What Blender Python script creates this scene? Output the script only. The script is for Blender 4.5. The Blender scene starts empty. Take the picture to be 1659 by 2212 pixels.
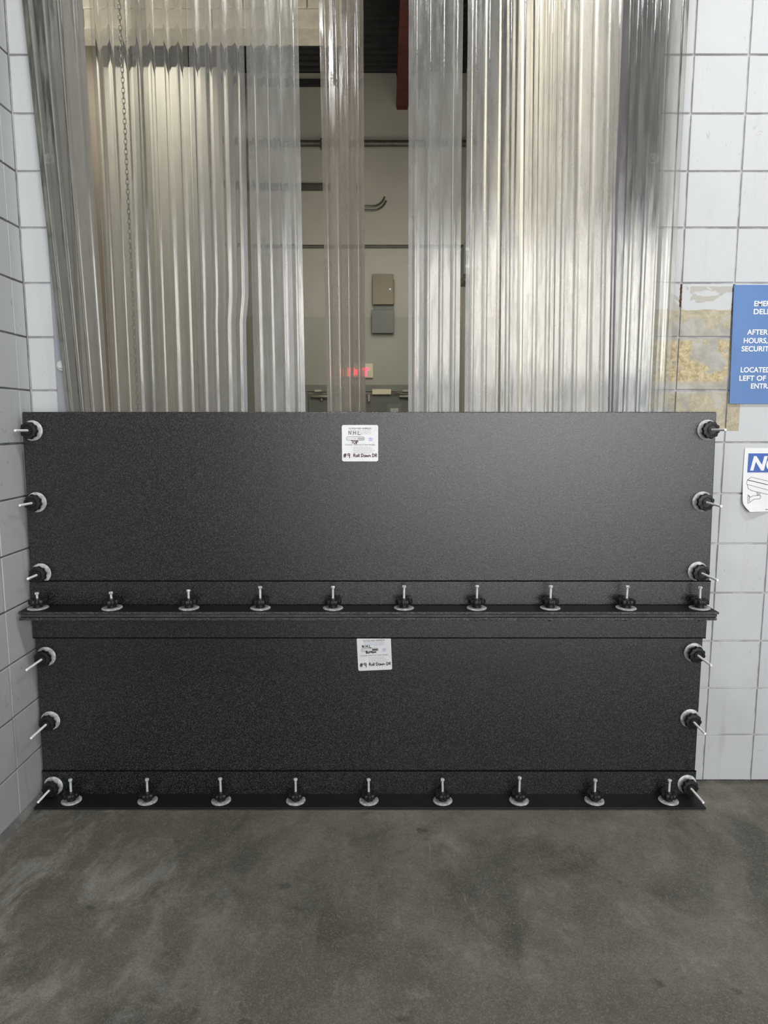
import bpy, bmesh, math, random
from mathutils import Vector, Matrix
random.seed(7)
S = bpy.context.scene
COL = S.collection
PI = math.pi

# ------------------------------------------------------------------ camera, world, sun, light, exposure
cam_d = bpy.data.cameras.new('camera'); cam = bpy.data.objects.new('camera', cam_d); COL.objects.link(cam)
cam_d.sensor_fit = 'VERTICAL'; cam_d.sensor_height = 24.0; cam_d.lens = 1472.0 / 2212.0 * 24.0
cam_d.clip_start = 0.05; cam_d.clip_end = 200
cam.location = (0, -2.71, 1.5025); cam.rotation_euler = (PI / 2 - 0.13108, 0, 0)
S.camera = cam

w = bpy.data.worlds.new('world'); S.world = w; w.use_nodes = True
wn = w.node_tree.nodes; bg = wn['Background']
bg.inputs['Color'].default_value = (0.80, 0.88, 1.0, 1); bg.inputs['Strength'].default_value = 1.9

def light(name, kind, loc, energy, color=(1, 1, 1), target=None, **kw):
    d = bpy.data.lights.new(name, kind); d.energy = energy; d.color = color
    for k, v in kw.items(): setattr(d, k, v)
    o = bpy.data.objects.new(name, d); COL.objects.link(o); o.location = loc
    if target is not None:
        o.rotation_euler = (Vector(target) - Vector(loc)).to_track_quat('-Z', 'Y').to_euler()
    return o
# sun on the yard outside the dock
light('sun', 'SUN', (9, 4, 12), 3.0, (1.0, 0.9, 0.76), target=(2, -8, 0), angle=0.01)
# daylight pouring in through the dock mouth behind the camera
light('dock_daylight', 'AREA', (2.4, -6.9, 3.0), 150, (1.0, 0.94, 0.84), target=(0.2, 0, 1.2), shape='RECTANGLE', size=4.8, size_y=1.8)
light('yard_bounce', 'AREA', (2.2, -6.9, 0.85), 82, (1.0, 0.97, 0.94), target=(0.4, 0, 1.2), shape='RECTANGLE', size=5.2, size_y=1.5)
light('dock_lamp', 'AREA', (1.9, -1.4, 4.1), 40, (1.0, 1.0, 1.0), target=(1.9, -1.5, 0), shape='RECTANGLE', size=1.2, size_y=0.14)
light('dock_lamp', 'AREA', (-0.2, -1.6, 4.1), 40, (1.0, 1.0, 1.0), target=(-0.2, -1.7, 0), shape='RECTANGLE', size=1.2, size_y=0.14)
# lights of the room behind the curtain, some of them added
light('hall_light', 'SPOT', (-2.75, 4.9, 5.95), 150, (1.0, 0.95, 0.86), target=(-2.75, 6.0, 5.15), spot_size=1.45, spot_blend=0.8, shadow_soft_size=0.2)
light('hall_light', 'AREA', (0.1, 5.0, 3.4), 17, (1.0, 0.98, 0.88), target=(0.0, 7.3, 2.4), shape='RECTANGLE', size=0.4, size_y=1.2)  # added wash for the back wall, turned so it stays unseen
light('hall_light', 'AREA', (-2.2, 0.5, 2.9), 36, (1.0, 0.94, 0.85), target=(-1.4, 2.2, 4.4), shape='RECTANGLE', size=1.2, size_y=0.3)  # added light that brightens the bulkhead, no known fixture
light('hall_light', 'AREA', (-1.0, 3.0, 5.6), 110, (1.0, 0.96, 0.90), target=(1.12, 2.6, 3.2), shape='RECTANGLE', size=0.5, size_y=1.5, spread=1.7)
light('hall_light', 'AREA', (-2.4, 3.6, 5.8), 13, (1.0, 0.97, 0.88), target=(-2.4, 4.8, 0), shape='RECTANGLE', size=0.6, size_y=1.5, spread=2.0)

vs = S.view_settings
S.display_settings.display_device = 'sRGB'
vs.view_transform = 'Standard'; vs.look = 'None'; vs.gamma = 1.0; vs.use_curve_mapping = False
vs.exposure = 0.06
cy = S.cycles
cy.use_denoising = True
cy.max_bounces = 10; cy.transparent_max_bounces = 40; cy.diffuse_bounces = 4; cy.glossy_bounces = 4
cy.sample_clamp_indirect = 6.0
cy.caustics_reflective = False; cy.caustics_refractive = False

# ------------------------------------------------------------------ helpers
def tag(o, label=None, cat=None, group=None, kind=None):
    if label: o['label'] = label
    if cat: o['category'] = cat
    if group: o['group'] = group
    if kind: o['kind'] = kind
    return o

def obj(name, bm, mat, parent=None, smooth=None, loc=None):
    me = bpy.data.meshes.new(name)
    bmesh.ops.recalc_face_normals(bm, faces=bm.faces[:])
    bm.to_mesh(me); bm.free()
    for m in (mat if isinstance(mat, (list, tuple)) else [mat]): me.materials.append(m)
    if smooth is not None:
        for p in me.polygons: p.use_smooth = True
        me.set_sharp_from_angle(angle=math.radians(smooth))
    o = bpy.data.objects.new(name, me); COL.objects.link(o)
    if parent: o.parent = parent
    if loc: o.location = loc
    return o

def inst(name, me, parent=None, loc=(0, 0, 0), rot=(0, 0, 0)):
    o = bpy.data.objects.new(name, me); COL.objects.link(o)
    if parent: o.parent = parent
    o.location = loc; o.rotation_euler = rot
    return o

def empty(name, loc=(0, 0, 0), rot=(0, 0, 0)):
    o = bpy.data.objects.new(name, None); COL.objects.link(o)
    o.location = loc; o.rotation_euler = rot; o.empty_display_size = 0.05
    return o

def NB(): return bmesh.new()

def box(bm, x0, x1, y0, y1, z0, z1, bevel=0.0, seg=1):
    r = bmesh.ops.create_cube(bm, size=1.0)
    vsx = r['verts']
    for v in vsx:
        v.co = Vector((x0 + (v.co.x + .5) * (x1 - x0), y0 + (v.co.y + .5) * (y1 - y0), z0 + (v.co.z + .5) * (z1 - z0)))
    if bevel:
        es = list({e for v in vsx for e in v.link_edges})
        bmesh.ops.bevel(bm, geom=es, offset=bevel, segments=seg, affect='EDGES', profile=0.5)
    return bm

def hexa(bm, pts):
    """eight corners: bottom four then top four, each counter-clockwise"""
    v = [bm.verts.new(p) for p in pts]
    for f in ((3, 2, 1, 0), (4, 5, 6, 7), (0, 1, 5, 4), (1, 2, 6, 5), (2, 3, 7, 6), (3, 0, 4, 7)):
        bm.faces.new([v[i] for i in f])
    return bm

def lathe(bm, prof, n=32, axis='Z', org=(0, 0, 0), rf=None):
    """profile [(r, h)], closed with end caps when r > 0; rf(angle, i) scales the radius"""
    rings = []
    for i, (r, h) in enumerate(prof):
        ring = []
        for k in range(n):
            a = 2 * PI * k / n
            rr = r * (rf(a, i) if rf else 1.0)
            p = (rr * math.cos(a), rr * math.sin(a), h)
            if axis == 'Y': p = (p[0], -p[2], p[1])
            if axis == 'X': p = (p[2], p[0], p[1])
            ring.append(bm.verts.new(Vector(p) + Vector(org)))
        rings.append(ring)
    for a, b in zip(rings, rings[1:]):
        for k in range(n):
            bm.faces.new((a[k], a[(k + 1) % n], b[(k + 1) % n], b[k]))
    bm.faces.new(rings[0][::-1]); bm.faces.new(rings[-1])
    return bm

def tube(bm, pts, r, n=8):
    pts = [Vector(p) for p in pts]
    rings = []
    up = Vector((0, 0, 1))
    for i, p in enumerate(pts):
        d = (pts[min(i + 1, len(pts) - 1)] - pts[max(i - 1, 0)]).normalized()
        s = d.cross(up)
        if s.length < 1e-3: s = d.cross(Vector((1, 0, 0)))
        s.normalize(); t = s.cross(d)
        rings.append([bm.verts.new(p + r * (math.cos(2 * PI * k / n) * s + math.sin(2 * PI * k / n) * t)) for k in range(n)])
    for a, b in zip(rings, rings[1:]):
        for k in range(n): bm.faces.new((a[k], a[(k + 1) % n], b[(k + 1) % n], b[k]))
    bm.faces.new(rings[0][::-1]); bm.faces.new(rings[-1])
    return bm

def stroke(bm, pts, wd, y=0.0, th=0.0004, ox=0.0, oz=0.0, sc=1.0):
    """flat ribbon lying on the XZ plane, front towards -Y"""
    pts = [Vector((ox + p[0] * sc, oz + p[1] * sc)) for p in pts]
    L, R = [], []
    for i, p in enumerate(pts):
        d = (pts[min(i + 1, len(pts) - 1)] - pts[max(i - 1, 0)])
        d = d.normalized() if d.length else Vector((1, 0))
        n = Vector((-d.y, d.x)) * wd / 2
        L.append(p + n); R.append(p - n)
    fy = y if callable(y) else (lambda x, z: y)
    e = [Vector((p.x, fy(p.x, p.y), p.y)) for p in L] + [Vector((p.x, fy(p.x, p.y), p.y)) for p in R]
    n = len(pts)
    f = [bm.verts.new(v + Vector((0, -th, 0))) for v in e]; b = [bm.verts.new(v) for v in e]
    for i in range(n - 1):
        bm.faces.new((f[i], f[i + 1], f[n + i + 1], f[n + i]))
        bm.faces.new((b[i], f[i], f[i + 1], b[i + 1]))
        bm.faces.new((b[n + i], b[n + i + 1], f[n + i + 1], f[n + i]))
    return bm

def ell(cx, cz, rx, rz, a0=0, a1=360, n=14):
    return [(cx + rx * math.cos(math.radians(a0 + (a1 - a0) * i / n)), cz + rz * math.sin(math.radians(a0 + (a1 - a0) * i / n))) for i in range(n + 1)]

def text(name, s, size, mat, parent, x, y, z, align='LEFT', bold=0.0, shear=0.0, width=None, space=1.0, th=0.0004, wide=None):
    c = bpy.data.curves.new(name, 'FONT'); c.body = s; c.size = size; c.align_x = align
    c.extrude = th; c.offset = bold; c.shear = shear; c.space_character = space; c.resolution_u = 6
    t = bpy.data.objects.new('tmp_text', c); COL.objects.link(t)
    bpy.context.view_layer.update()
    me = bpy.data.meshes.new_from_object(t.evaluated_get(bpy.context.evaluated_depsgraph_get()))
    bpy.data.objects.remove(t); bpy.data.curves.remove(c)
    k = 1.0
    xs = [v.co.x for v in me.vertices]
    if width: k = width / (max(xs) - min(xs))
    off = min(xs) * k if align == 'LEFT' else 0
    kx = k
    if wide: kx = wide / (max(xs) - min(xs)); off = min(xs) * kx
    for v in me.vertices: v.co = Vector((v.co.x * kx - off, -v.co.z, v.co.y * k))
    me.materials.append(mat)
    return inst(name, me, parent, (x, y, z))

# ------------------------------------------------------------------ materials
class M:
    def __init__(s, name):
        s.m = bpy.data.materials.new(name); s.m.use_nodes = True
        s.t = s.m.node_tree; s.n = s.t.nodes; s.b = s.n['Principled BSDF']; s.out = s.n['Material Output']
        s.pos = None
    def new(s, typ, **kw):
        nd = s.n.new(typ)
        for k, v in kw.items(): setattr(nd, k, v)
        return nd
    def link(s, a, b): s.t.links.new(a, b)
    def put(s, sock, v):
        if hasattr(v, 'is_linked') or isinstance(v, bpy.types.NodeSocket): s.link(v, sock)
        else: sock.default_value = (tuple(v) + (1,)) if isinstance(v, (tuple, list)) and len(v) == 3 and sock.type == 'RGBA' else v
    def P(s):
        if not s.pos: s.pos = s.new('ShaderNodeNewGeometry').outputs['Position']
        return s.pos
    def mapped(s, scale, loc=(0, 0, 0)):
        mp = s.new('ShaderNodeMapping'); s.link(s.P(), mp.inputs['Vector'])
        mp.inputs['Scale'].default_value = scale; mp.inputs['Location'].default_value = loc
        return mp.outputs[0]
    def noise(s, scale, detail=4, rough=0.55, vec=None, dist=0.0):
        nd = s.new('ShaderNodeTexNoise'); s.link(vec or s.P(), nd.inputs['Vector'])
        nd.inputs['Scale'].default_value = scale; nd.inputs['Detail'].default_value = detail
        nd.inputs['Roughness'].default_value = rough; nd.inputs['Distortion'].default_value = dist
        return nd.outputs['Fac']
    def voro(s, scale, vec=None):
        nd = s.new('ShaderNodeTexVoronoi'); s.link(vec or s.P(), nd.inputs['Vector']); nd.inputs['Scale'].default_value = scale
        return nd.outputs['Distance']
    def cell(s, scale, vec=None):
        nd = s.new('ShaderNodeTexVoronoi'); s.link(vec or s.P(), nd.inputs['Vector']); nd.inputs['Scale'].default_value = scale
        sx = s.new('ShaderNodeSeparateColor'); s.link(nd.outputs['Color'], sx.inputs[0]); return sx.outputs[0]
    def ramp(s, fac, a, b, lo=0.0, hi=1.0):
        nd = s.new('ShaderNodeMapRange', interpolation_type='SMOOTHSTEP'); s.link(fac, nd.inputs[0])
        for i, v in zip((1, 2, 3, 4), (a, b, lo, hi)): nd.inputs[i].default_value = v
        return nd.outputs[0]
    def mix(s, fac, a, b):
        nd = s.new('ShaderNodeMix', data_type='RGBA'); s.put(nd.inputs[0], fac); s.put(nd.inputs[6], a); s.put(nd.inputs[7], b)
        return nd.outputs[2]
    def math(s, op, a, b=0.0):
        nd = s.new('ShaderNodeMath', operation=op); s.put(nd.inputs[0], a); s.put(nd.inputs[1], b)
        return nd.outputs[0]
    def xyz(s):
        nd = s.new('ShaderNodeSeparateXYZ'); s.link(s.P(), nd.inputs[0]); return nd.outputs
    def bump(s, h, strength=0.3, dist=0.01):
        nd = s.new('ShaderNodeBump'); s.link(h, nd.inputs['Height']); nd.inputs['Strength'].default_value = strength
        nd.inputs['Distance'].default_value = dist; s.link(nd.outputs[0], s.b.inputs['Normal']); return nd.outputs[0]
    def set(s, color=None, rough=None, metal=None, spec=None):
        if color is not None: s.put(s.b.inputs['Base Color'], color)
        if rough is not None: s.put(s.b.inputs['Roughness'], rough)
        if metal is not None: s.put(s.b.inputs['Metallic'], metal)
        if spec is not None: s.put(s.b.inputs['Specular IOR Level'], spec)
        return s

def plain(name, color, rough=0.5, metal=0.0, var=0.12, scale=30.0, spec=0.5, bump=0.0):
    m = M(name)
    nz = m.noise(scale, 3)
    dark = tuple(c * (1 - var) for c in color); lite = tuple(min(1, c * (1 + var)) for c in color)
    m.set(m.mix(m.ramp(nz, 0.3, 0.7), dark, lite), rough, metal, spec)
    if bump: m.bump(nz, bump, 0.003)
    return m.m

def painted_block(name, base, dirt, peeled=False, grime=0.5):
    m = M(name)
    broad = m.ramp(m.noise(2.2, 4), 0.35, 0.72)
    c = m.mix(m.math('MULTIPLY', broad, 0.35), base, tuple(b * 0.86 for b in base))
    streak = m.ramp(m.noise(1.0, 5, 0.6, m.mapped((16, 16, 2.0))), 0.56, 0.78)
    z = m.xyz()[2]
    low = m.ramp(z, 0.0, 1.5, 1.0, 0.25)
    c = m.mix(m.math('MULTIPLY', m.math('MULTIPLY', streak, low), grime), c, dirt)
    foot = m.ramp(m.math('ADD', z, m.math('MULTIPLY', m.math('SUBTRACT', m.noise(5, 5, 0.6), 0.5), 0.9)), 0.0, 1.0, 1.0, 0.0)
    c = m.mix(m.math('MULTIPLY', foot, 0.62 * grime), c, tuple(b * 0.62 for b in base))
    scuff = m.ramp(m.noise(26, 5, 0.7, m.mapped((1, 1, 0.7), (3, 1, 2)), 1.2), 0.63, 0.72)
    c = m.mix(m.math('MULTIPLY', scuff, 0.55 * grime), c, tuple(d * 0.6 for d in dirt))
    pit = m.ramp(m.voro(34, m.mapped((1, 1, 1.3))), 0.05, 0.09, 1.0, 0.0)
    keep = m.ramp(m.noise(6, 2), 0.58, 0.66)
    c = m.mix(m.math('MULTIPLY', m.math('MULTIPLY', pit, keep), 0.7), c, (0.16, 0.15, 0.14))
    h = m.noise(55, 5)
    if peeled:
        x, y, z = m.xyz()
        wob = m.math('MULTIPLY', m.math('SUBTRACT', m.noise(7, 3), 0.5), 0.05)
        inx = m.math('MULTIPLY', m.math('LESS_THAN', x, 1.400), m.math('GREATER_THAN', x, 0.9))
        inz = m.math('GREATER_THAN', z, 1.468)
        top = m.math('LESS_THAN', m.math('ADD', z, m.math('MULTIPLY', wob, 0.8)), 1.935)
        area = m.math('MULTIPLY', m.math('MULTIPLY', inx, inz), top)
        # swirls of scraped paint in the upper half of the top course
        sw = m.ramp(m.noise(5.5, 3, 0.5, m.mapped((1.3, 1, 1.6), (0.4, 0, 0.2)), 2.6), 0.47, 0.50)
        band = m.math('MULTIPLY', m.math('LESS_THAN', z, 2.02), m.math('MULTIPLY', m.math('GREATER_THAN', z, 1.93), m.math('MULTIPLY', m.math('LESS_THAN', x, 1.345), m.math('GREATER_THAN', x, 1.10))))
        swirl = m.math('MULTIPLY', sw, band)
        grey = m.mix(m.ramp(m.noise(18, 5), 0.35, 0.7), (0.36, 0.35, 0.31), (0.50, 0.49, 0.45))
        glue = m.mix(m.ramp(m.noise(48, 6, 0.75), 0.38, 0.62), (0.36, 0.29, 0.15), (0.66, 0.55, 0.33))
        blk = m.ramp(m.noise(6.5, 5, 0.6, m.mapped((1, 1, 1.0), (1.7, 0, 0.35)), 0.8), 0.40, 0.46)
        rowk = m.math('MULTIPLY', m.math('GREATER_THAN', z, 1.63), m.math('LESS_THAN', z, 1.82))
        blk = m.math('MULTIPLY', blk, m.math('ADD', 0.48, m.math('MULTIPLY', rowk, 0.45)))
        # the adhesive keeps clear of the course joints
        zz = m.math('FRACT', m.math('DIVIDE', z, 0.2032))
        core = m.math('MULTIPLY', m.ramp(zz, 0.10, 0.22), m.ramp(zz, 0.90, 0.99, 1.0, 0.0))
        pee = m.mix(m.math('MULTIPLY', blk, core), grey, glue)
        c = m.mix(area, c, pee)
        c = m.mix(swirl, c, (0.47, 0.46, 0.42))
        h = m.math('ADD', h, m.math('MULTIPLY', m.math('MULTIPLY', area, blk), 0.6))
    m.set(c, 0.62, 0, 0.35)
    m.bump(h, 0.22, 0.004)
    return m.m

MAT = {}
MAT['block_white'] = painted_block('painted block white', (0.600, 0.622, 0.640), (0.36, 0.35, 0.34), True, 0.6)
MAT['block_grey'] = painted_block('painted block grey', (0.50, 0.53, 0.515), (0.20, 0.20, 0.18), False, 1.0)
def mortar(name, base):
    m = M(name)
    n = m.ramp(m.noise(9, 5, 0.65), 0.38, 0.62)
    m.set(m.mix(n, tuple(b * 0.62 for b in base), base), 0.8); m.bump(m.noise(80, 4), 0.4, 0.004)
    return m.m
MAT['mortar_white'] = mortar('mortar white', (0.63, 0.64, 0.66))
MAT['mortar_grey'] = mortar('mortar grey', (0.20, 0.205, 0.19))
MAT['crumble'] = plain('crumbled mortar', (0.10, 0.055, 0.035), 0.9, 0, 0.5, 60, 0.2, 0.6)

def concrete():
    m = M('stained concrete floor')
    n1 = m.ramp(m.noise(1.3, 6, 0.6), 0.34, 0.68)
    c = m.mix(n1, (0.108, 0.098, 0.076), (0.182, 0.170, 0.139))
    mid = m.noise(8.5, 6, 0.7, m.mapped((1, 0.8, 1), (1, 6, 0)), 0.4)
    c = m.mix(m.ramp(mid, 0.40, 0.70, 0.0, 0.55), c, (0.095, 0.090, 0.074))
    c = m.mix(m.ramp(mid, 0.30, 0.46, 0.30, 0.0), c, (0.30, 0.285, 0.235))
    st = m.ramp(m.noise(2.3, 6, 0.6, m.mapped((1, 0.75, 1), (4.2, 1.1, 0)), 0.7), 0.50, 0.68)
    c = m.mix(m.math('MULTIPLY', st, 0.70), c, (0.058, 0.055, 0.046))
    # pale dusty wear, mostly along the left wall
    x, y, z = m.xyz()
    left = m.ramp(x, -1.3, 0.0, 1.0, 0.12)
    du = m.ramp(m.noise(5.5, 6, 0.7, m.mapped((1.0, 0.55, 1), (2, 7, 0)), 0.5), 0.46, 0.66)
    c = m.mix(m.math('MULTIPLY', m.math('MULTIPLY', du, left), 0.6), c, (0.36, 0.345, 0.32))
    drop = m.ramp(m.noise(10, 2, 0.4, m.mapped((1, 1, 1), (9, 3, 0))), 0.68, 0.75)
    c = m.mix(m.math('MULTIPLY', drop, 0.65), c, (0.045, 0.042, 0.036))
    wl = m.math('MULTIPLY', m.ramp(y, -0.05, -0.005), m.ramp(m.noise(14, 5, 0.7), 0.35, 0.6))
    c = m.mix(m.math('MULTIPLY', wl, 0.8), c, (0.05, 0.04, 0.034))
    # faint drag marks
    sc = m.ramp(m.noise(1.0, 3, 0.6, m.mapped((60, 5, 1), (3, 4, 0)), 0.8), 0.66, 0.74)
    c = m.mix(m.math('MULTIPLY', sc, 0.22), c, (0.38, 0.36, 0.31))
    fl = m.ramp(m.voro(26, m.mapped((1.2, 0.6, 1))), 0.03, 0.055, 1.0, 0.0)
    kp = m.ramp(m.noise(7, 2, 0.5, m.mapped((1, 1, 1), (5, 5, 0))), 0.58, 0.62)
    c = m.mix(m.math('MULTIPLY', m.math('MULTIPLY', fl, kp), 0.7), c, (0.46, 0.44, 0.38))
    fine = m.math('ADD', m.cell(300), m.math('MULTIPLY', m.math('SUBTRACT', m.noise(40, 6, 0.75), 0.5), 1.0))
    c = m.mix(m.ramp(fine, 0.55, 1.2, 0.0, 0.34), c, (0.33, 0.31, 0.26))
    c = m.mix(m.ramp(fine, -0.1, 0.45, 0.36, 0.0), c, (0.05, 0.047, 0.04))
    m.set(c, m.ramp(n1, 0, 1, 0.66, 0.56), 0, 0.35)
    m.bump(m.noise(60, 7, 0.75), 0.09, 0.004)
    return m.m
MAT['floor'] = concrete()

def pebbled(name, dark, lite, amt=1.0, rough=0.42, scale=390.0, dust=0.0, spec=0.85):
    m = M(name)
    n = m.noise(scale, 1.5, 0.7)
    sp = m.ramp(m.math('ADD', m.cell(scale * 1.05), m.math('MULTIPLY', m.math('SUBTRACT', n, 0.5), 0.9)), 0.38, 1.15)  # pale specks colour in the glints of the pebbled grain
    c = m.mix(m.math('MULTIPLY', sp, amt), dark, lite)
    br = m.noise(1.7, 4)
    c = m.mix(m.ramp(br, 0.35, 0.75, 0.0, 0.25), c, tuple(d * 1.8 for d in dark))
    if dust:
        c = m.mix(m.ramp(m.noise(5, 5, 0.6, m.mapped((0.7, 2, 2))), 0.58, 0.80, 0.0, dust), c, (0.22, 0.22, 0.22))
    m.set(c, rough, 0, spec)
    m.bump(n, 0.20, 0.004)
    return m.m
MAT['panel'] = pebbled('pebbled black board', (0.0046, 0.0050, 0.0062), (0.062, 0.062, 0.069), 1.0, 0.235, spec=0.75)
MAT['flange'] = pebbled('smooth black flange', (0.0055, 0.0057, 0.006), (0.018, 0.018, 0.019), 0.6, 0.5, 260, 0.10, 0.3)
MAT['edge'] = pebbled('rough black edge', (0.012, 0.012, 0.013), (0.14, 0.14, 0.14), 1.0, 0.5, 330, 0.0, 0.5)
MAT['seam_shade'] = plain('black sealant', (0.004, 0.004, 0.0045), 0.9, 0, 0.2, 40, 0.08)
MAT['gasket'] = plain('grey rubber gasket', (0.055, 0.055, 0.057), 0.5, 0, 0.3, 14)
MAT['knob'] = plain('black moulded knob', (0.0095, 0.0098, 0.0105), 0.42, 0, 0.25, 60, 0.4)
MAT['rod'] = plain('bright zinc rod', (0.93, 0.93, 0.92), 0.35, 0.0, 0.08, 90)
MAT['bolt'] = plain('zinc bolt', (0.66, 0.70, 0.70), 0.35, 0.3, 0.12, 90)
def washer_mat():
    m = M('dusty galvanised washer')
    n = m.noise(60, 5, 0.65)
    m.set(m.mix(m.ramp(n, 0.35, 0.68), (0.34, 0.35, 0.36), (0.66, 0.67, 0.68)), 0.5, 0.25, 0.5)
    return m.m
MAT['washer'] = washer_mat()
MAT['guide'] = plain('blue grey painted steel', (0.33, 0.34, 0.38), 0.45, 0.1, 0.10, 5)
MAT['white_paper'] = plain('white vinyl', (0.84, 0.85, 0.87), 0.4, 0, 0.03, 20)
MAT['ink_black'] = plain('black ink', (0.010, 0.010, 0.013), 0.8, 0, 0.2, 200, 0.15)
MAT['ink_grey'] = plain('grey ink', (0.10, 0.105, 0.12), 0.7, 0, 0.1, 200, 0.2)
MAT['ink_pale'] = plain('pale grey ink', (0.42, 0.44, 0.46), 0.5, 0, 0.1, 200)
MAT['ink_blue'] = plain('pale blue ink', (0.34, 0.42, 0.60), 0.5, 0, 0.1, 200)
MAT['ink_navy'] = plain('seal blue ink', (0.22, 0.24, 0.60), 0.5, 0, 0.1, 200)
MAT['ink_red'] = plain('dark red marker', (0.10, 0.022, 0.032), 0.8, 0, 0.3, 200, 0.15)
MAT['sign_blue'] = plain('blue sign board', (0.092, 0.205, 0.470), 0.45, 0, 0.05, 3)
MAT['notice_blue'] = plain('blue notice band', (0.035, 0.120, 0.46), 0.4, 0, 0.04, 5)
MAT['sign_white'] = plain('white sign lettering', (0.86, 0.87, 0.88), 0.45, 0, 0.02, 5)

def vinyl(name, haze=(0.60, 0.59, 0.55), amt=0.16, seed=0.0, clear=False):
    m = M(name)
    n = m.n; n.remove(m.b)
    if clear:
        tr = m.new('ShaderNodeBsdfTransparent'); tr.inputs[0].default_value = (0.95, 0.95, 0.93, 1)
    else:
        tr = m.new('ShaderNodeBsdfRefraction'); tr.inputs[0].default_value = (0.95, 0.945, 0.92, 1)
        tr.inputs['IOR'].default_value = 1.5; tr.inputs['Roughness'].default_value = 0.035
    di = m.new('ShaderNodeBsdfDiffuse'); tl = m.new('ShaderNodeBsdfTranslucent')
    for d in (di, tl): d.inputs[0].default_value = haze + (1,)
    hz = m.new('ShaderNodeMixShader'); hz.inputs[0].default_value = 0.45
    m.link(di.outputs[0], hz.inputs[1]); m.link(tl.outputs[0], hz.inputs[2])
    # dust and fine scratches drawn out along the strip
    dust = m.ramp(m.noise(3.0, 5, 0.6, m.mapped((5, 5, 1.0), (seed, 0, seed))), 0.35, 0.75, amt * 0.8, amt * 1.3)
    scr = m.ramp(m.noise(1.0, 3, 0.7, m.mapped((230, 230, 22), (seed, 2, 0)), 1.0), 0.60, 0.72, 0.0, amt * 0.22)
    z = m.xyz()[2]
    lowdirt = m.ramp(z, 1.5, 3.0, 1.12, 0.85)
    fac = m.math('MULTIPLY', m.math('ADD', dust, scr), lowdirt)
    a = m.new('ShaderNodeMixShader'); m.link(fac, a.inputs[0]); m.link(tr.outputs[0], a.inputs[1]); m.link(hz.outputs[0], a.inputs[2])
    gl = m.new('ShaderNodeBsdfGlossy'); gl.inputs[0].default_value = (1, 1, 1, 1)
    ro = m.ramp(m.noise(1.0, 4, 0.65, m.mapped((60, 60, 6), (seed, 5, 1))), 0.35, 0.7, 0.07, 0.26)
    m.link(ro, gl.inputs['Roughness'])
    fr = m.new('ShaderNodeFresnel'); fr.inputs[0].default_value = 1.62
    bp = m.new('ShaderNodeBump'); bp.inputs['Strength'].default_value = 0.05; bp.inputs['Distance'].default_value = 0.004
    m.link(m.noise(1.0, 3, 0.6, m.mapped((22, 22, 3), (seed, 1, 4))), bp.inputs['Height'])
    m.link(bp.outputs[0], gl.inputs['Normal']); m.link(bp.outputs[0], fr.inputs['Normal'])
    b = m.new('ShaderNodeMixShader'); m.link(fr.outputs[0], b.inputs[0]); m.link(a.outputs[0], b.inputs[1]); m.link(gl.outputs[0], b.inputs[2])
    m.link(b.outputs[0], m.out.inputs[0])
    return m.m

MAT['wall_tan'] = plain('hall wall tan paint', (0.44, 0.425, 0.375), 0.65, 0, 0.06, 1.2)
MAT['wall_part'] = plain('hall partition paint', (0.46, 0.45, 0.40), 0.65, 0, 0.05, 1.2)
MAT['wall_olive'] = plain('hall wall dado paint', (0.36, 0.36, 0.31), 0.6, 0, 0.05, 1.2)
MAT['wall_side'] = plain('hall side wall paint', (0.68, 0.66, 0.60), 0.6, 0, 0.06, 1.0)
MAT['wall_brown'] = plain('hall left wall paint', (0.34, 0.30, 0.25), 0.65, 0, 0.08, 1.0)
MAT['bulkhead'] = plain('tan block bulkhead', (0.60, 0.56, 0.47), 0.7, 0, 0.10, 14, 0.3, 0.2)
MAT['deck'] = plain('dark metal deck', (0.030, 0.030, 0.030), 0.6, 0.2, 0.3, 6)
MAT['red_steel'] = plain('red oxide steel', (0.13, 0.033, 0.026), 0.55, 0.1, 0.25, 8)
MAT['dark_pipe'] = plain('dark pipe', (0.11, 0.105, 0.095), 0.45, 0.4, 0.2, 10)
MAT['door_grey'] = plain('grey green door paint', (0.135, 0.140, 0.122), 0.5, 0, 0.06, 3)
MAT['frame_grey'] = plain('door frame paint', (0.185, 0.190, 0.165), 0.5, 0, 0.06, 3)
MAT['closer'] = plain('aged closer metal', (0.30, 0.285, 0.23), 0.4, 0.6, 0.2, 12)
MAT['cream'] = plain('cream plastic', (0.72, 0.66, 0.50), 0.5, 0, 0.04, 8)
MAT['cabinet_tan'] = plain('tan cabinet enamel', (0.170, 0.135, 0.078), 0.45, 0, 0.05, 3)
MAT['box_grey'] = plain('grey box enamel', (0.085, 0.095, 0.080), 0.45, 0, 0.05, 3)
MAT['chain'] = plain('galvanised chain', (0.30, 0.29, 0.26), 0.5, 0.6, 0.2, 20)
MAT['dock_ceiling'] = plain('dock soffit concrete', (0.20, 0.20, 0.20), 0.8, 0, 0.1, 2)
MAT['dock_wall'] = plain('dock wall paint', (0.50, 0.50, 0.48), 0.7, 0, 0.08, 2)
MAT['yard'] = plain('pale yard paving', (0.36, 0.34, 0.30), 0.85, 0, 0.15, 1.5)
def glow(name, col, e):
    m = M(name); m.set((0.5, 0.05, 0.08), 0.4); m.b.inputs['Emission Color'].default_value = col + (1,); m.b.inputs['Emission Strength'].default_value = e
    return m.m
MAT['exit_red'] = glow('lit red letters', (1.0, 0.035, 0.075), 3.6)
MAT['lite_glass'] = plain('wired door glass', (0.42, 0.42, 0.37), 0.15, 0, 0.1, 20)

# ------------------------------------------------------------------ the setting
U = 0.2032                      # block course and block length
OPL, OPR = -1.1818, 0.9400      # edges of the doorway
WL = -1.385                     # face of the left wall

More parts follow.
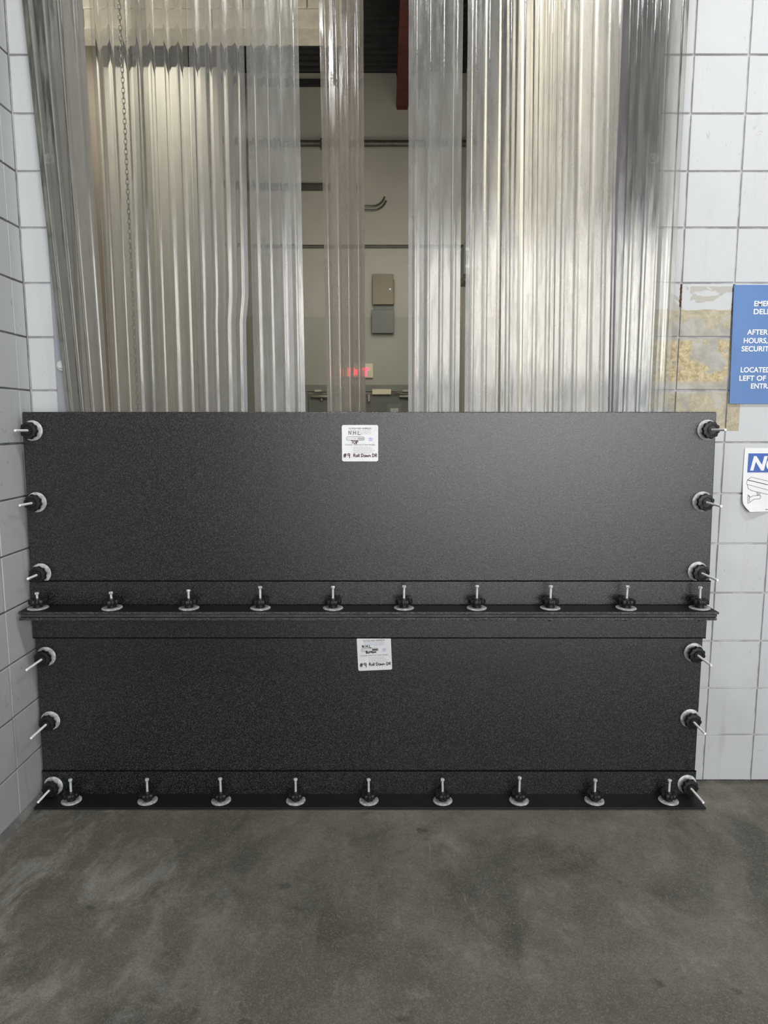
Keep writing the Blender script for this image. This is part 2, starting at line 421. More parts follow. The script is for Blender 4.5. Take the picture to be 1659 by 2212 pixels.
f = NB(); box(f, -4.2, 5.3, -7.0, 7.5, -0.20, 0.0)
tag(obj('floor', f, MAT['floor']), kind='structure')
f = NB(); box(f, -30, 34, -40, -7.0, -0.20, -0.01)
tag(obj('floor_yard', f, MAT['yard']), kind='structure')

b = NB()
box(b, OPR, 5.3, 0.007, 0.20, 0, 4.6)
box(b, -4.1, OPL, 0.007, 0.20, 0, 4.6)
box(b, OPL, OPR, 0.007, 0.20, 3.30, 4.6)
box(b, -4.1, 5.3, 0.02, 0.20, 4.6, 6.6)
wall_front = tag(obj('wall_front', b, MAT['mortar_white']), kind='structure')
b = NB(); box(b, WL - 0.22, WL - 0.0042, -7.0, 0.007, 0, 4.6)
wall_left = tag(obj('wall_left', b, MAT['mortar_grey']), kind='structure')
b = NB(); box(b, 5.1, 5.3, -7.0, 0.007, 0, 4.6)
tag(obj('wall_right', b, MAT['dock_wall']), kind='structure')
b = NB(); box(b, -1.6, 5.3, -7.0, 0.007, 4.40, 4.60)
for k in range(4): box(b, -1.385, 5.1, -6.6 + k * 1.9, -6.3 + k * 1.9, 4.15, 4.40)
tag(obj('ceiling', b, MAT['dock_ceiling']), kind='structure')

# painted blocks, each proud of its mortar bed with a rounded arris
J = 0.0070
def block_mesh(wd, var):
    b = NB(); box(b, -wd / 2 + J / 2, wd / 2 - J / 2, 0, 0.03, J / 2, U - J / 2)
    es = [e for e in b.edges if all(v.co.y < 0.001 for v in e.verts)]
    bmesh.ops.bevel(b, geom=es, offset=0.0022, segments=2, affect='EDGES', profile=0.5)
    for v in b.verts:
        if v.co.y < 0.004: v.co.x += random.uniform(-1, 1) * 0.0007; v.co.z += random.uniform(-1, 1) * 0.0007
    me = bpy.data.meshes.new('block'); b.to_mesh(me); b.free(); return me
bw = [block_mesh(U, i) for i in range(5)]; bgm = [block_mesh(U, i) for i in range(5)]
for me in bw: me.materials.append(MAT['block_white'])
for me in bgm: me.materials.append(MAT['block_grey'])
for row in range(18):
    inst('block', random.choice(bw), wall_front, ((WL + OPL) / 2, random.uniform(-.0008, .0008), row * U))
    for c in range(8):
        inst('block', random.choice(bw), wall_front, (OPR + (c + .5) * U, random.uniform(-.0008, .0008), row * U))
    for c in range(-1, 6):
        # side wall: joints at -0.085, -0.288 ... ; the first one is a cut piece in the corner
        if c == -1:
            continue
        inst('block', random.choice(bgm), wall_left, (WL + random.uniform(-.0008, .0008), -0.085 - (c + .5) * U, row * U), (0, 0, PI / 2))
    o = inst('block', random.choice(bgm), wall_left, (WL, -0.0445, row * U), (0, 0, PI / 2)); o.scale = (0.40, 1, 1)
# crumbled joints beside the sign
for X, z0, z1 in ((1.1432, 1.945, 2.028), (1.3464, 1.915, 2.028)):
    b = NB(); n = 16
    for k in range(n):
        z = z0 + (z1 - z0) * k / n
        wl, wr = random.uniform(0.002, 0.0075), random.uniform(0.0025, 0.005)
        box(b, X - wl, X + wr, -0.0012 + random.uniform(0, .002), 0.012, z, z + (z1 - z0) / n * random.uniform(.9, 1.15), 0.001)
    o = obj('crumbled_mortar', b, MAT['crumble'], wall_front)
# mortar fillet where the left wall meets the slab
b = NB(); n = 26
pts = []
for k in range(n + 1):
    y = -7.0 + (6.98) * k / n
    wv = 0.018 + random.uniform(-.004, .004)
    pts.append([b.verts.new((WL, y, 0)), b.verts.new((WL + wv, y, 0)), b.verts.new((WL + .003, y, 0.028 + random.uniform(-.005, .004)))])
for p, q in zip(pts, pts[1:]):
    for i in range(3): b.faces.new((p[i], p[(i + 1) % 3], q[(i + 1) % 3], q[i]))
b.faces.new(pts[0]); b.faces.new(pts[-1][::-1])
tag(obj('baseboard_left', b, MAT['mortar_grey']), kind='structure')

# steel guides of the roll-down door on both sides of the doorway
def guide(name, x0, x1, bx):
    b = NB(); box(b, x0, x1, -0.009, 0.004, 0.0, 3.6, 0.002)
    inner = x1 if x0 < -1 else x0
    s = -1 if x0 < -1 else 1
    box(b, min(inner, inner + s * 0.008), max(inner, inner + s * 0.008), -0.009, 0.19, 0.0, 3.3)
    g = tag(obj(name, b, MAT['guide']), kind='structure')
    for z in (2.479, 1.720):
        b = NB()
        lathe(b, [(0.019, 0), (0.020, 0.001), (0.020, 0.003), (0.0185, 0.004)], 24, 'Y')
        lathe(b, [(0.0125, 0.003), (0.013, 0.004), (0.013, 0.011), (0.0115, 0.013)], 6, 'Y')
        obj('bolt', b, MAT['bolt'], g, loc=(bx, -0.009, z))
guide('trim_1', -1.278, -1.178, -1.252)
guide('trim_2', 0.935, 1.030, 1.008)
# rail that the curtain hangs from (just above the picture)
b = NB(); box(b, -1.34, 1.09, -0.075, 0.005, 3.20, 3.30, 0.004)
for k in range(12): lathe(b, [(0.012, 0), (0.012, 0.008)], 6, 'Y', (-1.25 + k * 0.2, -0.075, 3.25))
tag(obj('trim_3', b, MAT['guide']), kind='structure')

# hall behind the curtain
BY = 7.30
b = NB(); box(b, -4.1, 1.4, BY, BY + .2, 2.996, 6.6); wb = tag(obj('wall_back', b, MAT['wall_tan']), kind='structure')
b = NB(); box(b, -4.1, 1.4, BY - .002, BY + .2, 0.0, 2.996); obj('dado', b, MAT['wall_olive'], wb)
b = NB(); box(b, -3.9, -3.40, 0.20, BY, 0, 6.6); tag(obj('wall_hall_left', b, MAT['wall_brown']), kind='structure')
b = NB(); box(b, 1.12, 1.4, 0.20, BY, 0, 6.6); tag(obj('wall_hall_right', b, MAT['wall_side']), kind='structure')
# lower partition in the left of the hall
b = NB(); box(b, -3.40, -1.85, 6.0, 6.12, 0, 5.68)
box(b, -1.86, -1.82, 5.45, 6.12, 0, 5.68)  # fin added to keep the spot's spill off the back wall
tag(obj('wall_partition', b, MAT['wall_part']), kind='structure')
# block bulkhead hung across the left of the hall
b = NB(); box(b, -3.40, -0.281, 2.0, 2.2, 3.99, 6.3)
bh = tag(obj('wall_bulkhead', b, MAT['bulkhead']), kind='structure')
b = NB()
for r in range(4):
    for c in range(9):
        x1 = -0.284 - c * 0.4064 + (0.2 if r % 2 else 0)
        x0 = x1 - 0.398
        x0 = max(x0, -3.39); x1 = min(x1, -0.282)
        if x1 - x0 > 0.03: box(b, x0, x1, 1.990, 2.005, 3.905 + r * U if r else 3.992, 3.905 + (r + 1) * U - 0.007, 0.003)
tag(obj('block_facing', b, MAT['bulkhead'], bh), kind='stuff')
# corrugated deck
b = NB(); zc = 6.228; prev = None; y = 0.2
prof = []
while y < BY:
    prof += [(y, zc), (y + 0.06, zc), (y + 0.075, zc + 0.045), (y + 0.135, zc + 0.045)]
    y += 0.15
for y, z in prof:
    cur = (b.verts.new((-3.9, y, z)), b.verts.new((1.2, y, z)), b.verts.new((1.2, y, 6.5)), b.verts.new((-3.9, y, 6.5)))
    if prev:
        for i in range(4): b.faces.new((prev[i], prev[(i + 1) % 4], cur[(i + 1) % 4], cur[i]))
    else: b.faces.new(cur)
    prev = cur
b.faces.new(prev[::-1])
tag(obj('ceiling_hall', b, MAT['deck']), kind='structure')
# red steel beam running from the back wall over the hall
b = NB()
box(b, 0.165, 0.335, 1.0, BY, 5.79, 5.815); box(b, 0.24, 0.26, 1.0, BY, 5.815, 6.20); box(b, 0.165, 0.335, 1.0, BY, 6.20, 6.228)
box(b, 0.175, 0.325, BY - .012, BY, 5.76, 6.2)
tag(obj('trim_4', b, MAT['red_steel']), kind='structure')
# joist across the deck
b = NB(); box(b, -3.40, 1.12, 4.72, 4.80, 6.08, 6.228)
tag(obj('trim_5', b, MAT['deck']), kind='structure')
# door frame
b = NB()
box(b, -1.16, 0.60, BY - .03, BY + .01, 1.941, 2.035, 0.004); box(b, -1.16, -1.10, BY - .03, BY + .01, 0, 1.941, 0.004); box(b, 0.54, 0.60, BY - .03, BY + .01, 0, 1.941, 0.004)
tag(obj('trim_6', b, MAT['frame_grey']), kind='structure')

def door(name, x0, x1, s):
    b = NB(); box(b, x0 + .004, x1 - .004, BY - .018, BY + .01, 0.005, 1.915, 0.003)
    d = tag(obj(name, b, MAT['door_grey']), kind='structure')
    cx = (x0 + x1) / 2 + s * 0.02
    b = NB()
    box(b, cx - .105, cx + .105, BY - .026, BY - .018, 0.95, 1.765, 0.002)
    fr = obj('window_frame', b, MAT['frame_grey'], d)
    b = NB(); box(b, cx - .058, cx + .058, BY - .030, BY - .020, 1.0, 1.702)
    obj('window_glass', b, MAT['lite_glass'], d)
    # surface vertical rod with its latch case
    rx = x0 + .062 if s > 0 else x1 - .062
    b = NB(); tube(b, [(rx, BY - .035, 0.2), (rx, BY - .035, 1.84)], 0.008)
    r = obj('vertical_rod', b, MAT['closer'], d)
    b = NB(); box(b, rx - .020, rx + .020, BY - .06, BY - .018, 1.79, 1.905, 0.008)
    obj('latch_case', b, MAT['closer'], r)
    # closer: tube body, arm and shoe
    hx = x1 - .02 if s > 0 else x0 + .02
    a, c_ = (hx - .30, hx - .03) if s > 0 else (hx + .03, hx + .30)
    b = NB(); lathe(b, [(0.018, 0), (0.024, 0.02), (0.024, 0.10), (0.030, 0.12), (0.030, 0.24), (0.022, 0.27)], 16, 'X')
    cl = obj('door_closer', b, MAT['closer'], d, 40, (a, BY - .055, 1.868))
    b = NB(); lathe(b, [(0.016, 0), (0.016, 0.06)], 12, 'Z', (0.15, 0, -.055)); 
    obj('closer_pivot', b, MAT['closer'], cl)
    m1 = (0.17, -.02, 0.03); e1 = (0.17 - s * .28, -.03, 0.055)
    b = NB(); tube(b, [m1, e1], 0.007, 6); tube(b, [e1, (0.08, .01, 0.075)], 0.007, 6)
    box(b, 0.05, 0.15, 0.0, 0.04, 0.068, 0.098)
    obj('closer_arm', b, MAT['closer'], cl)
    return d
d1 = door('door_1', -1.10, -0.28, -1)
d2 = door('door_2', -0.28, 0.54, 1)
b = NB(); box(b, -0.171, 0.104, BY - .075, BY - .03, 1.896, 1.974, 0.006)
tag(obj('door_alarm', b, MAT['cream']), 'cream oblong alarm box at the top of the right hall door', 'alarm')

# ------------------------------------------------------------------ hall fittings
t = tag(empty('exit_sign', (-0.36, BY - .05, 2.132)), 'white lighted exit sign with red letters above the hall doors', 'exit sign')
b = NB(); box(b, -0.205, 0.205, 0, 0.05, 0, 0.205, 0.012, 2); obj('housing', b, MAT['cream'], t)
text('lettering', 'EXIT', 0.2, MAT['exit_red'], t, -0.165, -0.0016, 0.032, bold=0.012, width=0.31, th=0.0015)

t = tag(empty('electrical_cabinet', (-0.016, BY, 3.144)), 'tan metal electrical cabinet with a small lock on the hall wall', 'cabinet')
b = NB(); box(b, -0.135, 0.160, -0.10, 0, 0.012, 0.345, 0.003); obj('body', b, MAT['cabinet_tan'], t)
b = NB(); box(b, -0.145, 0.145, -0.118, -0.10, 0.0, 0.413, 0.004); dd = obj('door', b, MAT['cabinet_tan'], t)
b = NB(); lathe(b, [(0.013, 0), (0.013, 0.006), (0.009, 0.009)], 12, 'Y', (0.100, -.118, 0.21)); obj('lock', b, MAT['rod'], dd)
b = NB(); box(b, -0.125, 0.155, -0.05, 0, -0.075, 0.02, 0.002); obj('wire_trough', b, MAT['box_grey'], t)
t = tag(empty('junction_box', (-0.016, BY, 2.751)), 'grey square junction box fixed below the tan electrical cabinet', 'box')
b = NB(); box(b, -0.145, 0.150, -0.10, 0, 0.006, 0.30, 0.003); obj('body', b, MAT['box_grey'], t)
b = NB(); box(b, -0.158, 0.157, -0.112, -0.10, 0, 0.322, 0.003); cv = obj('cover', b, MAT['box_grey'], t)
for sx in (-1, 1):
    for sz in (0.02, 0.30):
        b = NB(); lathe(b, [(0.006, 0), (0.006, 0.003)], 8, 'Y', (sx * 0.142, -.112, sz)); obj('screw', b, MAT['dark_pipe'], cv)
# pipes
t = tag(empty('wall_pipe', (-1.2, BY, 5.29)), 'long grey pipe running level across the upper back wall of the hall', 'pipe')
b = NB(); tube(b, [(-0.645, -.09, 0), (2.32, -.09, 0)], 0.042, 12); obj('pipe', b, MAT['dark_pipe'], t, 40)
for x in (-0.3, 0.35, 1.9):
    b = NB(); box(b, x - .02, x + .02, -.14, 0, -0.055, 0.055, 0.004); obj('bracket', b, MAT['dark_pipe'], t)
t = tag(empty('bent_conduit', (-0.256, BY, 4.46)), 'pair of short grey conduits bending up into the hall wall', 'conduit')
for dz, ex in ((0.022, 0.265), (-0.03, 0.285)):
    p = [(-0.02, -.05, dz), (0.10, -.05, dz)]
    for k in range(1, 9):
        a = k / 8 * 1.25
        p.append((0.10 + (ex - .10) * math.sin(a) / math.sin(1.25), -.05 + .03 * k / 8, dz + 0.135 * (1 - math.cos(a)) / (1 - math.cos(1.25)) ))
    b = NB(); tube(b, p, 0.013, 8); obj('conduit', b, MAT['dark_pipe'], t, 40)
b = NB(); tube(b, [(-1.84, BY - .012, 3.966), (1.12, BY - .012, 3.966)], 0.012, 8); tube(b, [(-1.84, BY - .012, 3.938), (1.12, BY - .012, 3.938)], 0.010, 8)
tag(obj('twin_conduit', b, MAT['dark_pipe']), 'thin twin conduit line crossing the hall wall above the cabinet', 'conduit')
b = NB(); tube(b, [(-3.40, 5.2, 6.02), (1.12, 5.2, 6.04)], 0.012, 8)
tag(obj('ceiling_conduit', b, MAT['cream']), 'thin pale conduit strung below the dark metal roof deck', 'conduit')
b = NB(); box(b, -1.84, -0.82, BY - .05, BY, 4.735, 4.79); box(b, -1.84, -0.82, BY - .14, BY, 4.70, 4.735); 
tag(obj('wall_channel', b, MAT['dark_pipe']), 'dark steel channel fixed level on the hall wall left of the cabinet', 'channel')
b = NB(); box(b, -1.84, -0.3, BY - .06, BY, 6.05, 6.13)
tag(obj('wall_ledger', b, MAT['deck']), 'dark ledger strip under the roof deck at the back wall', 'ledger')
# transformer on the right hall wall
t = tag(empty('transformer_box', (1.12, 6.55, 3.303)), 'grey transformer box high on the right hall wall', 'transformer')
b = NB(); box(b, -0.10, 0, -0.22, 0.22, 0.075, 0.47, 0.012, 2); obj('case', b, MAT['frame_grey'], t)
b = NB(); box(b, -0.095, 0, -0.20, 0.20, 0, 0.075, 0.004); obj('vent_box', b, MAT['dark_pipe'], t)
for z0, z1, mt in ((0.37, 0.40, 'sign_white'), (0.25, 0.31, 'ink_black'), (0.16, 0.19, 'sign_white')):
    b = NB(); box(b, -0.10, 0, -0.2225, -0.218, z0, z1); 
    b2 = b
    for v in b2.verts: v.co.x = -0.055 + (v.co.x + 0.05) * 0.5
    obj('sticker', b2, MAT[mt], t)
b = NB(); tube(b, [(-.05, -.1, .46), (-.05, -.1, .56), (-.03, -.14, .62), (-.02, -.3, .72), (-.02, -.6, .9)], 0.016, 8); obj('cable', b, MAT['dark_pipe'], t, 40)

# hand chain of the roll-down door, hanging inside the doorway
b = NB(); zz = 0.25; k = 0
while zz < 3.45:
    pts = [(0.0066 * math.cos(a), 0.0125 * math.sin(a)) for a in [2 * PI * i / 10 for i in range(11)]]
    pp = [((p[0], 0, zz + p[1]) if k % 2 else (0, p[0], zz + p[1])) for p in pts]
    tube(b, pp, 0.0019, 5); zz += 0.0200; k += 1
tag(obj('hand_chain', b, MAT['chain'], None, 60, (-1.085, 0.33, 0)), 'thin hanging loop chain seen through the left curtain strips', 'chain')

# ------------------------------------------------------------------ clear curtain strips
RIBS = (0.12, 0.37, 0.62, 0.87)
def strip(top, bot, y, label, mat, turn=0.0, bulge=0.004, wave=0.004, ph=0.0, notch=None):
    """top / bot: left and right edges (m) at z 3.02 and z 1.545; runs on to the rail and nearly to the floor"""
    zt, zb = 3.02, 1.545
    us = []
    for i in range(15): us.append((i / 14.0, 0.0))
    for r in RIBS:
        for dx, h in ((-0.040, 0), (-0.036, 0.0006), (-0.024, 0.0014), (-0.012, 0.0019), (0.0, 0.0021), (0.012, 0.0019), (0.024, 0.0014), (0.036, 0.0006), (0.040, 0)):
            us.append((r + dx, h))
    us = sorted(set(us))
    us = [u for u in us if not (u[1] == 0 and any(abs(u[0] - r) < 0.0395 for r in RIBS))]
    b = NB(); rows = []
    nz = 30
    for k in range(nz + 1):
        z = 0.06 + (3.27 - 0.06) * k / nz
        g = (z - zb) / (zt - zb)
        xl = bot[0] + (top[0] - bot[0]) * g; xr = bot[1] + (top[1] - bot[1]) * g
        if notch and z < notch: xr -= 0.012
        row_f, row_b = [], []
        yo = wave * math.sin(1.9 * z + ph) + 0.4 * wave * math.sin(4.7 * z + 2 * ph)
        for u, h in us:
            x = xl + (xr - xl) * u
            yy = y + yo - bulge * (1 - (2 * u - 1) ** 2) + turn * (u - .5) + 0.25 * wave * math.sin(9 * u + 2.3 * z + ph)
            row_f.append(b.verts.new((x, yy - 0.0012 - h, z))); row_b.append(b.verts.new((x, yy + 0.0012 - h * 0.6, z)))
        rows.append(row_f + row_b[::-1])
    for p, q in zip(rows, rows[1:]):
        n = len(p)
        for i in range(n): b.faces.new((p[i], p[(i + 1) % n], q[(i + 1) % n], q[i]))
    b.faces.new(rows[0][::-1]); b.faces.new(rows[-1])
    o = obj('curtain_strip', b, mat, None, 50)
    return tag(o, label, 'curtain strip', 'clear ribbed curtain strips across the doorway')
def PX(x, k): return (x - 829.5) * k          # metres across at the strip plane for the two heights
KT, KB = 0.001670, 0.001801
V = [vinyl('clear vinyl tan', (0.58, 0.56, 0.50), 0.20, 1.0), vinyl('clear vinyl grey', (0.66, 0.655, 0.64), 0.24, 4.0), vinyl('clear vinyl worn', (0.72, 0.72, 0.70), 0.33, 7.0),
     vinyl('clear vinyl smoky', (0.40, 0.40, 0.46), 0.24, 9.0, True), vinyl('clear vinyl limp', (0.46, 0.42, 0.36), 0.22, 11.0, True), vinyl('clear vinyl fresh', (0.70, 0.70, 0.69), 0.10, 13.0, True),
     vinyl('clear vinyl brown shaded', (0.46, 0.41, 0.35), 0.46, 15.0)]  # brown haze, its colour darkened as shade on the turned-away strip
DATA = [
 # top left/right px, bottom left/right px, y, mat, label, turn, bulge
 (47, 182, 145, 240, -0.040, 4, 'smoky leftmost curtain strip bent in over the bolted steel guide', -0.02, 0.006),
 (190, 312, 241, 346, -0.022, 0, 'tan curtain strip right of the dark slit beside the leftmost strip', 0.0, 0.004),
 (283, 403, 318, 431, -0.040, 0, 'third clear curtain strip from the left with the chain behind its left side', 0.0, 0.004),
 (404, 525, 431, 541, -0.024, 1, 'fourth curtain strip from the left, torn at its lower right edge', 0.0, 0.004),
 (529, 643, 551, 660, -0.030, 2, 'scratched curtain strip left of the widest dark gap', 0.0, 0.005),
 (688, 783, 707, 788, 0.030, 6, 'lone twisted curtain strip hanging before the glowing exit sign', 0.10, 0.005),
 (883, 1001, 882, 992, -0.026, 2, 'bright curtain strip right of the gap showing the cabinets', 0.0, 0.004),
 (1011, 1130, 1004, 1117, -0.022, 2, 'scratched curtain strip just right of the narrow gap', 0.0, 0.004),
 (1085, 1205, 1079, 1192, -0.044, 1, 'overlapping curtain strip in the middle of the right bunch', 0.0, 0.003),
 (1136, 1254, 1126, 1240, -0.030, 1, 'milky curtain strip under the middle overlap of the right bunch', 0.0, 0.004),
 (1205, 1324, 1192, 1308, -0.057, 2, 'worn curtain strip left of the dark violet band', 0.0, 0.004),
 (1319, 1440, 1305, 1402, -0.036, 3, 'violet grey curtain strip over the right steel guide', 0.0, 0.005),
 (1364, 1483, 1330, 1437, -0.055, 5, 'rightmost clear curtain strip overlapping the white block wall', 0.0, 0.006),
]
for i, (a, b_, c, d, y, mi, lab, turn, bul) in enumerate(DATA):
    strip((PX(a, KT), PX(b_, KT)), (PX(c, KB), PX(d, KB)), y, lab, V[mi], turn, bul, 0.0022, i * 1.7, 1.90 if i == 3 else None)

# ------------------------------------------------------------------ flood panels
PF = -0.120       # front face of the boards
def board(x0b, x1b, x0t, x1t, z0, z1, y0, y1):
    b = NB(); hexa(b, [(x0b, y0, z0), (x1b, y0, z0), (x1b, y1, z0), (x0b, y1, z0), (x0t, y0, z1), (x1t, y0, z1), (x1t, y1, z1), (x0t, y1, z1)])
    bmesh.ops.bevel(b, geom=b.edges[:], offset=0.003, segments=2, affect='EDGES', profile=0.5)
    return b
def slab(x0, x1, y0, y1, z0, z1, bv=0.002): return box(NB(), x0, x1, y0, y1, z0, z1, bv, 1)

up = tag(empty('flood_panel', (-0.05, PF, 0.788)), 'upper black pebbled flood panel with the sticker marked TOP', 'flood panel', 'stacked black flood panels')
lo = tag(empty('flood_panel', (-0.05, PF, 0.0)), 'lower black pebbled flood panel standing on the concrete floor', 'flood panel', 'stacked black flood panels')
def local(bm, root):
    bmesh.ops.translate(bm, verts=bm.verts[:], vec=-Vector(root.location)); return bm
obj('board', local(board(-1.375, 1.267, -1.362, 1.251, 0.797, 1.541, PF, PF + .048), up), MAT['panel'], up)
br = obj('angle_leg', local(slab(-1.376, 1.268, PF - .006, PF - .0005, 0.797, 0.891), up), MAT['panel'], up)
fl = obj('flange', local(slab(-1.372, 1.256, -0.226, PF + .03, 0.788, 0.797), up), MAT['flange'], up)
obj('flange_edge', local(slab(-1.372, 1.256, -0.2285, -0.2262, 0.7885, 0.7965, 0.0008), up), MAT['edge'], fl)
obj('gasket', local(slab(-1.366, 1.252, -0.2245, PF + .03, 0.775, 0.788, 0.003), up), MAT['gasket'], up)

obj('board', local(board(-1.377, 1.256, -1.370, 1.253, 0.010, 0.768, PF, PF + .048), lo), MAT['panel'], lo)
obj('angle_leg', local(slab(-1.377, 1.2625, PF - .006, PF - .0005, 0.664, 0.766), lo), MAT['panel'], lo)
fl = obj('flange', local(slab(-1.370, 1.249, -0.225, PF + .03, 0.764, 0.7745), lo), MAT['flange'], lo)
obj('flange_edge', local(slab(-1.370, 1.249, -0.2275, -0.2252, 0.7645, 0.774, 0.0008), lo), MAT['edge'], fl)
obj('angle_leg', local(slab(-1.378, 1.2585, PF - .006, PF - .0005, 0.010, 0.108), lo), MAT['panel'], lo)
obj('flange', local(slab(-1.366, 1.257, -0.226, PF + .03, 0.004, 0.012), lo), MAT['flange'], lo)
obj('gasket', local(slab(-1.360, 1.254, -0.222, PF + .03, 0.0, 0.0045, 0.001), lo), MAT['gasket'], lo)

# added black strips that draw the shadow line along the free edges of the angle legs
for root, x0, x1, z in ((up, -1.376, 1.268, 0.891), (lo, -1.377, 1.2625, 0.6625), (lo, -1.378, 1.2585, 0.108)):
    obj('seam_shade_strip', local(slab(x0, x1, PF - .0064, PF + .001, z - 0.0012, z + 0.0022, 0.0008), root), MAT['seam_shade'], root)

# stickers
GL = {  # handwritten strokes on a unit cell
 'N': [[(0, 0), (0.05, 1), (0.5, 0.05), (0.6, 1.02)]], 'H': [[(0.05, 0), (0, 1)], [(0, .5), (.55, .55)], [(.55, 0), (.55, 1.05)]],
 'L': [[(0.05, 1), (0, 0.05), (.6, 0)]], '.': [[(0.08, 0), (0.16, 0.08)]], 'T': [[(0, 1), (.8, 1.02)], [(.4, 1), (.42, 0)]],
 'O': [ell(.35, .45, .33, .42, 90, 460)], 'P': [[(.1, -.25), (.1, .95)], [(.1, .95)] + ell(.15, .68, .42, .27, 90, -90, 10) + [(.1, .4)]],
 'B': [[(.05, 0), (.05, 1)], [(.05, 1)] + ell(.1, .75, .35, .24, 90, -90, 8) + [(.05, .5)], [(.05, .5)] + ell(.1, .25, .45, .25, 90, -90, 8) + [(.05, 0)]],
 'o': [ell(.27, .28, .25, .27, 90, 455)], 't': [[(.25, .9), (.25, 0.05)], [(0, .6), (.5, .62)]],
 'm': [[(0, 0), (.05, .5)], [(.05, .35)] + ell(.22, .3, .16, .22, 150, 0, 6) + [(.38, 0)], [(.38, .35)] + ell(.55, .3, .16, .22, 150, 0, 6) + [(.72, 0)]],
 'R': [[(.05, 0), (.05, 1)], [(.05, 1)] + ell(.15, .75, .38, .25, 90, -90, 8) + [(.05, .5)], [(.2, .5), (.62, 0)]],
 'l': [[(.1, 1), (.12, 0)]], 'D': [[(.05, 0), (.05, 1)], [(.0, 1)] + ell(.1, .5, .5, .5, 90, -90, 10) + [(0, 0)]],
 'w': [[(0, .58), (.18, 0.0), (.38, .5), (.58, .0), (.76, .58)]], 'n': [[(0, 0), (.04, .55)], [(.04, .35)] + ell(.25, .28, .2, .25, 150, 0, 6) + [(.45, 0)]],
 '#': [[(.15, -.1), (.35, 1.05)], [(.4, -.1), (.6, 1.05)], [(0, .35), (.7, .4)], [(.05, .68), (.75, .73)]],
 '9': [ell(.3, .72, .25, .28, 0, 360), [(.55, .75), (.52, .3), (.5, -.3)]], ' ': [],
}
ADV = {'N': .8, 'H': .75, 'L': .7, '.': .3, 'T': .75, 'O': .75, 'P': .7, 'B': .65, 'o': .58, 't': .45, 'm': .85, 'R': .75, 'l': .28, 'D': .8, 'w': .92, 'n': .6, '#': .95, '9': .7, ' ': .4}
def hand(bm, s, x, z, h, wd, sx=1.0):
    k = 0
    for ch in s:
        for st in GL[ch]:
            q = [(p[0] * sx, p[1]) for p in st]; runs = [[q[0]]]
            for i in range(1, len(q)):
                runs[-1].append(q[i])
                if i + 1 < len(q):
                    a1 = Vector(q[i]) - Vector(q[i - 1]); a2 = Vector(q[i + 1]) - Vector(q[i])
                    if a1.length > 1e-6 and a2.length > 1e-6 and a1.angle(a2) > 1.0: runs.append([q[i]])
            for r in runs:
                k += 1; stroke(bm, r, wd, -0.0008 - 0.00006 * (k % 6), 0.0003, x, z, h)
        x += ADV[ch] * h * sx
def wave_line(bm, x0, x1, z, amp, per, wd, ph=0.0):
    n = 40
    stroke(bm, [(x0 + (x1 - x0) * i / n, z + amp * math.sin(2 * PI * (x1 - x0) * i / n / per + ph)) for i in range(n + 1)], wd, -0.0006, 0.0003)
